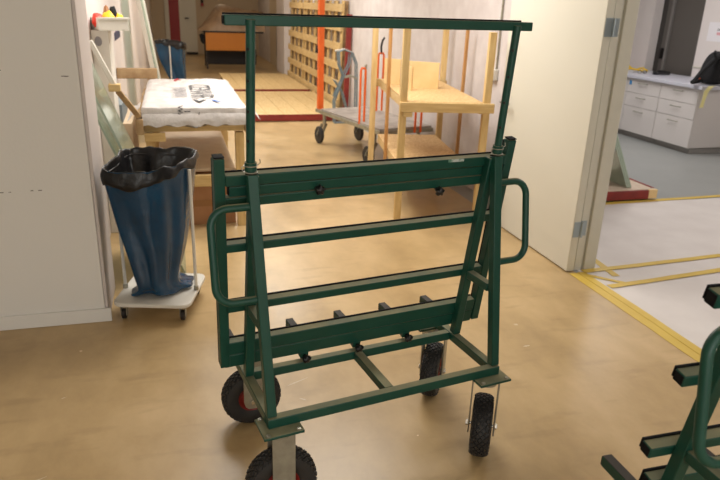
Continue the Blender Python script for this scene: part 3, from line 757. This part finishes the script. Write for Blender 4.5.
# folding wire truck standing behind the platform trolley
ft = empty('folding_hand_truck', (2.30, 8.72, 0)); tag(ft, 'blue-grey tubular folding hand truck standing in front of the red post', 'hand truck')
def P3(x, y, z): return Vector((x, y, z))
for y, tag_ in ((0.0, 'frame_tube'), (.10, 'frame_tube')):
    MB().tube([P3(-.17, y, .01), P3(-.18, y, .30), P3(-.06, y, .64), P3(-.12, y, .78), P3(-.13, y, .955), P3(-.06, y, .985), P3(.06, y, .94), P3(.12, y, .80), P3(.13, y, .40), P3(.13, y, .01)], .011, 10).build(tag_, BLUESTEEL, ft)
    MB().tube([P3(-.18, y, .36), P3(.02, y, .80), P3(.03, y, .93)], .010, 10).build('brace', BLUESTEEL, ft)
    MB().tube([P3(-.18, y, .58), P3(-.07, y, .42), P3(.05, y, .02)], .010, 10).build('brace', BLUESTEEL, ft)
    MB().tube([P3(-.05, y, .62), P3(.06, y, .64), P3(.13, y, .60)], .012, 10).build('cross_tube', ZINC, ft)
MB().tube([P3(-.19, -.02, .97), P3(-.05, .05, .985), P3(.05, .12, .95)], .012, 10).build('handle', WHITEP, ft)
MB().box((-.18, -.01, 0), (.14, .11, .012)).build('foot_plate', BLUESTEEL, ft, .002)

# ------------------------------------------------------------------ pallets
def pallet(y0, y1, label):
    p = empty('slatted_pallet', (XR - .05, y0, 0)); tag(p, label, 'pallet', 'bare pallets on edge along the block wall')
    L_ = y1 - y0; hgt = 1.60; lean = .05
    base = .003
    def X_(z): return -.14 + lean * (z / hgt)
    n = 4
    for i in range(n):
        y = .06 + (L_ - .16) * i / (n - 1)
        m = MB().bar((X_(0) + .045, y, base), (X_(hgt) + .045, y, base + hgt), .11, .02, (1, 0, 0)); m.build('upright_slat', WOOD, p, .002)
    for i in range(3):
        y = .05 + (L_ - .2) * i / 2
        m = MB().bar((X_(0) + .095, y + .05, base), (X_(hgt) + .095, y + .05, base + hgt), .045, .075, (1, 0, 0)); m.build('stringer', OLDWOOD, p, .002)
    for i in range(6):
        z = base + .07 + .275 * i
        m = MB().box((X_(z) + .0, 0, z), (X_(z) + .033, L_, z + .11)); m.build('cross_slat', WOODY, p, .002)
    return p
pallet(9.75, 11.15, 'bare slatted pallet on edge nearest the red post')
pallet(11.22, 12.65, 'bare slatted pallet on edge, the middle one of three')
pallet(12.72, 14.2, 'bare slatted pallet on edge farthest down the corridor')
o = MB().bar((2.50, 9.60, .004), (2.53, 9.60, 1.42), .05, .075, (1, 0, 0)).build('red_post', REDPAINT, None, .003)
tag(o, 'dark red upright post leaning at the near end of the pallets', 'post')
def platform(y0, y1, x0, x1, label):
    p = empty('deck_platform', (0, 0, 0)); p.location = (x0, y0, 0); tag(p, label, 'pallet', 'low red-edged wooden platforms on the corridor floor')
    D = y1 - y0; Wd = x1 - x0
    n = int(Wd / .2)
    for i in range(n):
        MB().box((Wd * i / n + .002, .022, .075), (Wd * (i + 1) / n - .002, D, .098)).build('deck_board', WOODY, p, .002)
    MB().box((0, 0, .012), (Wd, .02, .099)).build('red_edge', REDPAINT, p, .002)
    for x in (.03, Wd / 2, Wd - .09): MB().box((x, .024, 0), (x + .06, D, .074)).build('bearer', OLDWOOD, p, .002)
platform(8.90, 11.35, 1.0, 2.36, 'low wooden platform with red front edge, nearest on the corridor floor')
platform(11.62, 14.3, .95, 2.36, 'low wooden platform with red front edge, farther down the corridor')

# ------------------------------------------------------------------ far bench with brown sheeting
fb = empty('panel_bench', (.80, 16.1, 0)); tag(fb, 'bench with an orange front panel at the far end of the corridor', 'bench')
MB().box((0, 0, .43), (1.05, .03, .83)).build('front_panel', BENCHOR, fb, .004)
MB().box((-.05, -.01, .832), (1.35, .9, .865)).build('bench_top', DARKMET, fb, .004)
for x in (.0, 1.02):
    for y in (.04, .85): MB().box((x, y, 0), (x + .035, y + .035, .831)).build('leg', DARKMET, fb, .002)
MB().box((.04, .7, .05), (1.25, .75, .42)).build('back_panel', DARKMET, fb, .002)
m = MB(); rings = []
for i in range(15):
    t_ = i / 14; x = -.16 + 1.55 * t_
    h_ = .56 * min(1, max(0, t_ / .30)) ** 1.2 * (1 - .35 * max(0, t_ - .3)) + .02
    h_ *= 1 + .12 * nz(t_ * 6, 2, 3)
    rings.append([Vector((x, .02 + .80 * q + .02 * nz(x * 4, q * 5, 1), .868 + h_ * max(0, math.sin(math.pi * min(max(q, .0), 1)) ** .45) + .03 * nz(x * 5, q * 5, 7) * math.sin(math.pi * q))) for q in [j / 12 for j in range(13)]])
m.loft(rings, closed=False)
for r_ in (rings[0], rings[-1]): m.add(r_, [tuple(range(len(r_)))])
tag(m.build('sheeting_pile', KRAFT, None, 0, 50), 'peaked pile of brown sheeting lying on the orange fronted bench', 'sheeting')
bpy.data.objects['sheeting_pile'].location = (.80, 16.1, 0)
o = MB().tube([(.70, 16.12, .79), (.735, 16.14, .66), (.755, 16.15, .58)], [.05, .062, .03], 10).build('dark_bag', BLACKTEX)
tag(o, 'small dark bag hanging at the left end of the orange fronted bench', 'bag')
o = MB().box((.92, 20.40, 1.36), (1.0, 20.5, 1.44)).build('wall_box', [REDDOOR, DARKMET]); MB().cyl((.96, 20.45, 1.44), (.96, 20.45, 1.56), .035, 12).build('dark_top', DARKMET, o)
tag(o, 'small red and black device on the far corridor wall', 'wall device')

# ------------------------------------------------------------------ clutter along the left corridor wall
# leaning framed pane
fp = empty('framed_pane', (0, 7.8, 0)); tag(fp, 'white framed glass pane leaning on the left corridor wall behind the timber rail', 'framed pane')
def LP(z): return -.10 - .135 * z
def lbar(y0, z0, y1, z1, w_=.05): return MB().bar((LP(z0) , y0, z0), (LP(z1), y1, z1), .045, w_, (0, 1, 0) if y0 == y1 else (0, 0, 1))
for y in (0, 1.4): lbar(y, .01, y, 2.45).build('stile', WHITEP, fp, .003)
for z in (.035, 2.42): MB().bar((LP(z), .026, z), (LP(z), 1.374, z), .045, .05, (0, 0, 1)).build('frame_rail', WHITEP, fp, .003)
MB().add([(LP(.06), .026, .06), (LP(.06), 1.374, .06), (LP(2.39), 1.374, 2.39), (LP(2.39), .026, 2.39)], [(0, 1, 2, 3)]).build('glass_pane', GLASS, fp, 0, 0, solid=.006)
# timber rail with legs
ts = empty('timber_trestle', (0, 6.3, 0)); tag(ts, 'weathered timber trestle standing against the left wall behind the white package', 'trestle')
MB().box((XL + .004, -.03, .865), (-.13, .03, .955)).build('top_rail', OLDWOOD, ts, .004)
for y in (-.028, .008): MB().box((-.20, y, 0), (-.15, y + .02, .864)).build('leg', OLDWOOD, ts, .003)
# sheets of glass leaning
def glass_sheet(y0, y1, x0, x1, z1, label, grp, nm='glass_sheet', z0=.004):
    o = MB().bar((x0, (y0 + y1) / 2, z0), (x1, (y0 + y1) / 2, z1), y1 - y0, .008, (1, 0, 0))
    d = o.build(nm, GLASS, None, 0, 0)
    e = MB().bar((x0, y0 - .002, z0), (x1, y0 - .002, z1), .004, .012, (1, 0, 0)); e.build('green_edge', GLASSEDGE, d, 0, 0)
    return tag(d, label, 'glass', grp)
glass_sheet(3.70, 4.18, .005, -.462, 1.22, 'greenish glass sheet leaning on the left wall behind the sack trolley, outer one', 'glass sheets leaning at left')
glass_sheet(3.75, 4.22, -.045, -.470, 1.10, 'greenish glass sheet leaning on the left wall behind the sack trolley, inner one', 'glass sheets leaning at left')
bt = empty('leaning_batten', (0, 4.40, 0)); tag(bt, 'timber batten with white upper end leaning from the bench to the left wall', 'batten')
MB().bar((-.232, .15, .812), (-.335, -.02, 1.00), .035, .03, (0, 1, 0)).build('batten', OLDWOOD, bt, .003)
MB().bar((-.335, -.03, 1.00), (-.4635, -.06, 1.30), .028, .03, (0, 1, 0)).build('white_end', WHITEP, bt, .003)
MB().box((-.385, -.065, 1.0), (-.315, -.005, 1.045)).build('end_block', WOODX, bt, .004)
# slim white cabinet with a tray
wc = empty('slim_cabinet', (0, 4.5, 0)); tag(wc, 'slim white cabinet against the left wall just past the grey wall end', 'cabinet')
MB().box((XL + .002, .06, 0), (-.372, .36, 1.352)).build('body', WHITEP, wc, .004)
MB().prism([( .022 * math.cos(a), .03 * math.sin(a)) for a in [2*math.pi*i/20 for i in range(20)]], 0, .001).build('grey_sticker', OVALG, wc, 0, 0)
sk = wc.children[-1]; sk.location = (-.437, .0595, 1.285); sk.rotation_euler = (R(90), 0, 0)
bn = empty('storage_tray', (-.385, 4.64, 1.3535), R(18)); tag(bn, 'white plastic storage tray on the slim cabinet holding bright bags', 'tray')
tr = MB().box((-.085, -.16, 0), (.095, .14, .006))
for lo, hi in (((-.085, -.16, .006), (.095, -.154, .075)), ((-.085, .134, .006), (.095, .14, .075)), ((-.085, -.154, .006), (-.079, .134, .075)), ((.089, -.154, .006), (.095, .134, .075))): tr.box(lo, hi)
tr.build('tray_body', WHITEP, bn, .002); MB().box((-.09, -.168, .066), (.10, -.16, .080)).build('tray_lip', WHITEP, bn, .002)
def blob(name, m_, c, r, seed, label, cat):
    rings = []
    for i in range(1, 12):
        a = math.pi * i / 12
        rings.append([Vector((r[0] * math.sin(a) * math.cos(b), r[1] * math.sin(a) * math.sin(b), -r[2] * math.cos(a))) * (1 + .22 * nz(math.sin(a) * math.cos(b) * 2.2 + seed, math.sin(a) * math.sin(b) * 2.2, math.cos(a) * 2.2)) for b in [2*math.pi*k/18 for k in range(18)]])
    o = MB().loft(rings, cap0=True, cap1=True).build(name, m_, None, 0, 60); o.location = c
    return tag(o, label, cat)
blob('red_bag', REDPL, (-.428, 4.56, 1.410), (.034, .05, .046), 1, 'red plastic bag in the white tray, at its left end', 'bag')
blob('yellow_bag', YELLOW, (-.368, 4.62, 1.412), (.040, .06, .053), 2, 'yellow plastic bag in the middle of the white tray', 'bag')
blob('yellow_bundle', YELLOW, (-.305, 4.65, 1.406), (.026, .05, .047), 3, 'small yellow bundle at the right end of the white tray', 'bundle')
blob('dark_bundle', BLACKTEX, (-.345, 4.72, 1.43), (.024, .034, .07), 4, 'dark rolled bundle sticking up between the two yellow items', 'bundle')
blob('beige_bundle', CARD, (-.385, 4.71, 1.43), (.022, .035, .07), 5, 'beige bundle behind the yellow bag in the white tray', 'bundle')
o = MB().box((XL + .0005, 6.45, 1.175), (XL + .002, 7.2, 1.245)).build('wall_sticker', NAVY); MB().box((XL + .0005, 6.62, 1.2452), (XL + .002, 7.2, 1.30)).build('purple_half', PURPLE, o)
tag(o, 'purple and navy sticker on the white corridor wall', 'sticker')
o = box('storage_crate', FIBRE, (XL + .003, 4.92, 0), (-.30, 5.6, .70)); tag(o, 'tan board crate standing between the left wall and the timber bench', 'crate')
o = box('padded_panel', BLUEGREY, (XL + .003, 4.95, .701), (-.36, 5.5, .83)); tag(o, 'blue-grey padded panel lying on the tan crate, seen through leaning glass', 'panel')

# switch and conduit on the block wall
sw = empty('wall_switch', (XR, 5.0, 1.05)); tag(sw, 'white switch box on the block wall beside the open door', 'switch')
MB().box((-.045, -.055, -.045), (-.0005, .055, .045)).build('switch_body', WHITEP, sw, .006)
MB().box((-.05, -.03, -.03), (-.0455, .03, .03)).build('rocker', PAPER, sw, .002)
o = MB().cyl((XR - .012, 4.97, 1.096), (XR - .012, 4.97, H), .008, 10).build('conduit', ZINC); tag(o, 'thin vertical cable conduit rising from the switch box', 'conduit')

# ------------------------------------------------------------------ right room
PLINTH = mat('plinth_grey', srgb(150, 146, 141), .6)
def drawer_unit(y0, y1, label):
    u = empty('drawer_cabinet', (5.87, y0 + .02, 0)); tag(u, label, 'cabinet', 'white drawer cabinets under the counter')
    w_ = y1 - y0
    MB().box((.018, .001, .075), (.69, w_ - .001, .768)).build('carcass', CAB, u, .002)
    MB().box((.06, .03 if y0 < 6.5 else .002, 0), (.69, w_ - .002, .074)).build('plinth', PLINTH, u)
    for z0, z1 in ((.075, .405), (.41, .58), (.585, .765)):
        d = MB().box((0, .003, z0), (.0175, w_ - .003, z1)).build('drawer', CAB, u, .002)
        zc = z1 - .05; y_a, y_b = w_ * .38, w_ * .62
        MB().tube([(0, y_a, zc), (-.028, y_a, zc), (-.028, y_b, zc), (0, y_b, zc)], .005, 8).build('handle', ZINC, d)
    return u
drawer_unit(6.27, 6.905, 'white three-drawer cabinet at the near end of the counter')
d2 = drawer_unit(6.91, 7.545, 'white three-drawer cabinet beside the door frame, second along the counter')
MB().box((-.0012, .55, .68), (-.0002, .60, .735)).build('blue_sticker', mat('blue_sticker', srgb(60, 140, 200), .5), d2)
drawer_unit(7.55, 8.35, 'white three-drawer cabinet mostly hidden by the door frame, third along the counter')
tag(box('worktop', COUNTER, (5.835, 6.22, .769), (6.598, 8.44, .810), bevel=.004), 'pale grey worktop lying across the white drawer cabinets', 'worktop')
# things on the worktop
dv = empty('tape_dispenser', (6.30, 7.48, .8105)); tag(dv, 'small black device lying on the worktop', 'device')
MB().prism([(-.10, -.05), (.10, -.06), (.12, 0), (.09, .06), (-.09, .06), (-.12, .01)], 0, .045).build('body', BLACKP, dv, .012)
MB().box((-.05, -.03, .046), (.05, .03, .056)).build('top_block', BLACKP, dv, .005)
m = MB(); pts = [(6.30 + .10 * nz(i * .5, 2, 1) + .02 * i * .3, 8.36 - i * .045, .822 + .012 * abs(nz(i * .7, 1, 4))) for i in range(11)]
m.tube(pts, .010, 8); m.tube([(p[0] + .05, p[1] - .03, p[2] + .012 + .02 * math.sin(i)) for i, p in enumerate(pts)], .010, 8)
tag(m.build('yellow_strap', YELLOW), 'crumpled yellow strap lying on the worktop near the door frame', 'strap')
o = blob('red_item', REDPL, (6.40, 8.38, .852), (.04, .03, .04), 8, 'small red item at the far end of the yellow strap', 'item')
sp = empty('safety_glasses', (6.10, 7.60, .8105)); tag(sp, 'pair of clear grey glasses lying on the worktop', 'glasses')
for x in (-.04, .04): MB().tube([(x + .03 * math.cos(a), 0 + .004, .022 + .018 * math.sin(a)) for a in [2*math.pi*i/16 for i in range(16)]], .004, 6, closed=True).build('lens_rim', DARKMET, sp)
MB().tube([(-.07, 0, .024), (-.07, .1, .008)], .003, 6).build('temple', DARKMET, sp); MB().tube([(.07, 0, .024), (.07, .1, .008)], .003, 6).build('temple', DARKMET, sp)
bpk = empty('backpack', (6.06, 6.38, .8105), R(20)); tag(bpk, 'black backpack with hanging straps on the near end of the worktop', 'backpack')
rings = []
for z, kx, ky, ox in ((.002, .14, .12, .08), (.05, .155, .14, .08), (.16, .15, .14, .085), (.26, .13, .12, .09), (.34, .10, .09, .095), (.38, .045, .04, .10)):
    rings.append([Vector((ox + kx * math.copysign(abs(math.cos(a)) ** .7, math.cos(a)) * (1 + .08 * nz(math.cos(a) * 2, math.sin(a) * 2, z * 9)), ky * math.copysign(abs(math.sin(a)) ** .7, math.sin(a)), z)) for a in [2*math.pi*k/28 for k in range(28)]])
MB().loft(rings, cap0=True, cap1=True).build('pack_body', BLACKTEX, bpk, 0, 60, sub=1)
m = MB().tube([(-.02, -.06, .32), (-.12, -.04, .25), (-.21, 0, .15), (-.265, .02, .07), (-.29, .03, .035), (-.27, .05, .035), (-.22, .04, .036), (-.17, 0, .05)], .026, 8); m.build('shoulder_strap', BLACKTEX, bpk)
MB().tube([(-.12, -.09, .30), (-.14, -.07, .36), (-.09, -.05, .38)], .015, 8).build('top_loop', BLACKTEX, bpk)
MB().box((-.13, .05, .03), (-.085, .10, .075)).build('orange_tag', ORANGE, bpk, .01)
m = MB(); L1 = []
for i in range(11):
    t_ = i / 10
    L1.append((Vector((6.00 - .15 * t_ ** .5 - (.03 if t_ > .4 else 0), 6.205 - .02 * min(1, t_ / .35) - .03 * t_, .8145 - (max(0, t_ - .35)) * .36 + .004 * math.sin(t_ * 5))), .028 + .008 * math.sin(t_ * 6)))
m.loft([[p + Vector((w_, -.003, .002)), p + Vector((-w_, .003, -.002)), p + Vector((-w_, .006, -.002)), p + Vector((w_, 0, .002))] for p, w_ in L1], cap0=True, cap1=True)
tag(m.build('yellow_ribbon', PALEYEL, None, 0, 0), 'pale yellow ribbon hanging over the near end of the worktop', 'ribbon')
nt_ = empty('paper_notice', (6.6, 6.93, 1.385)); tag(nt_, 'white paper notice on the wall above the worktop', 'notice')
MB().box((-.002, -.19, -.115), (0, .20, .115)).build('sheet', PAPER, nt_)
for i, (z, mm) in enumerate(((.035, INKGREY), (.02, INKGREY), (-.02, mat('pink_print', srgb(220, 160, 165), .6)))): MB().box((-.0028, -.06, z - (.004 if i < 2 else .016)), (-.0021, .05, z + (.004 if i < 2 else .016))).build('printed_line', mm, nt_)

gp = empty('glass_pallet', (3.45, 4.635, 0)); tag(gp, 'low pallet with red painted edges standing by the door frame on the grey floor', 'pallet')
MB().box((.0, .025, .08), (.655, .55, .10)).build('deck', SPECK, gp, .002)
MB().box((0, 0, .018), (.565, .022, .095)).build('red_edge', REDPAINT, gp, .002)
MB().box((.566, 0, .018), (.655, .05, .098)).build('end_block', PLY, gp, .002)
MB().box((.63, .052, .018), (.657, .55, .104)).build('red_edge', REDPAINT, gp, .002)
for y in (.06, .45): MB().box((0, y, 0), (.62, y + .07, .079)).build('bearer', OLDWOOD, gp, .002)
MB().box((.02, .30, .101), (.06, .36, .70)).build('prop', OLDWOOD, gp, .003)
for i, (xb, lb) in enumerate(((3.93, 'front one of three'), (3.912, 'middle one of three'), (3.894, 'rear one of three'))):
    glass_sheet(4.72, 5.12, xb - .05, xb - .55, 1.10, 'glass sheet leaning on the red-edged pallet, ' + lb, 'glass sheets on the red-edged pallet', z0=.106)

# ------------------------------------------------------------------ light
def area(name, loc, sx, sy, power, col, rot=(0, 0, 0)):
    l = bpy.data.lights.new(name, 'AREA'); l.shape = 'RECTANGLE'; l.size = sx; l.size_y = sy; l.energy = power; l.color = col
    o = bpy.data.objects.new(name, l); COL.objects.link(o); o.location = loc; o.rotation_euler = rot
    return o
NEUT = (1, .945, .86); SOFT = (1, .93, .82)
area('rear_fill_light', (-.1, -3.95, 1.6), 4.8, 1.35, 96, (1, .975, .94), (R(90), 0, 0))  # added fill to brighten camera-facing surfaces; no window known there
area('ceiling_tube_near', (.3, -1.3, H - .02), 1.8, 1.2, 14, (1, .98, .94))
area('ceiling_tube_front', (.9, 4.6, H - .02), 1.6, 1.2, 86, (1, .97, .92))
area('ceiling_tube_mid', (.9, 8.6, H - .02), 1.6, 1.2, 92, (1, .965, .90))
area('ceiling_tube_far', (1.0, 12.5, H - .02), 1.4, .8, 50, SOFT)
area('ceiling_tube_end', (1.0, 18, H - .02), 1.2, .4, 12, (1, .80, .56))
area('side_room_tube', (4.4, 2.8, H - .02), 1.6, 1.4, 46, (1, .96, .93))
area('side_room_tube_far', (4.6, 6.6, H - .02), 1.6, 1.0, 58, (1, .97, .95))
wd = bpy.data.worlds.new('world'); S.world = wd; wd.use_nodes = True
wd.node_tree.nodes['Background'].inputs[0].default_value = (.9, .9, 1, 1); wd.node_tree.nodes['Background'].inputs[1].default_value = .05

# ------------------------------------------------------------------ camera
cam = bpy.data.cameras.new('camera'); co = bpy.data.objects.new('camera', cam); COL.objects.link(co)
RT = Vector((.96262123, -.26876671, .03353826)); UP = Vector((.06171009, .33820216, .93904801)); FW = Vector((.26372756, .9018779, -.3421462))
mx = Matrix(((RT.x, UP.x, -FW.x, 0), (RT.y, UP.y, -FW.y, 0), (RT.z, UP.z, -FW.z, 1.56), (0, 0, 0, 1)))
co.matrix_world = mx
cam.sensor_width = 36; cam.lens = 646.7085 / 720 * 36; cam.clip_start = .05; cam.clip_end = 100
cam.dof.use_dof = True; cam.dof.focus_distance = 2.15; cam.dof.aperture_fstop = 5.0
S.camera = co
S.view_settings.view_transform = 'Standard'; S.view_settings.look = 'None'; S.view_settings.gamma = 1
S.view_settings.use_curve_mapping = False; S.view_settings.exposure = 0
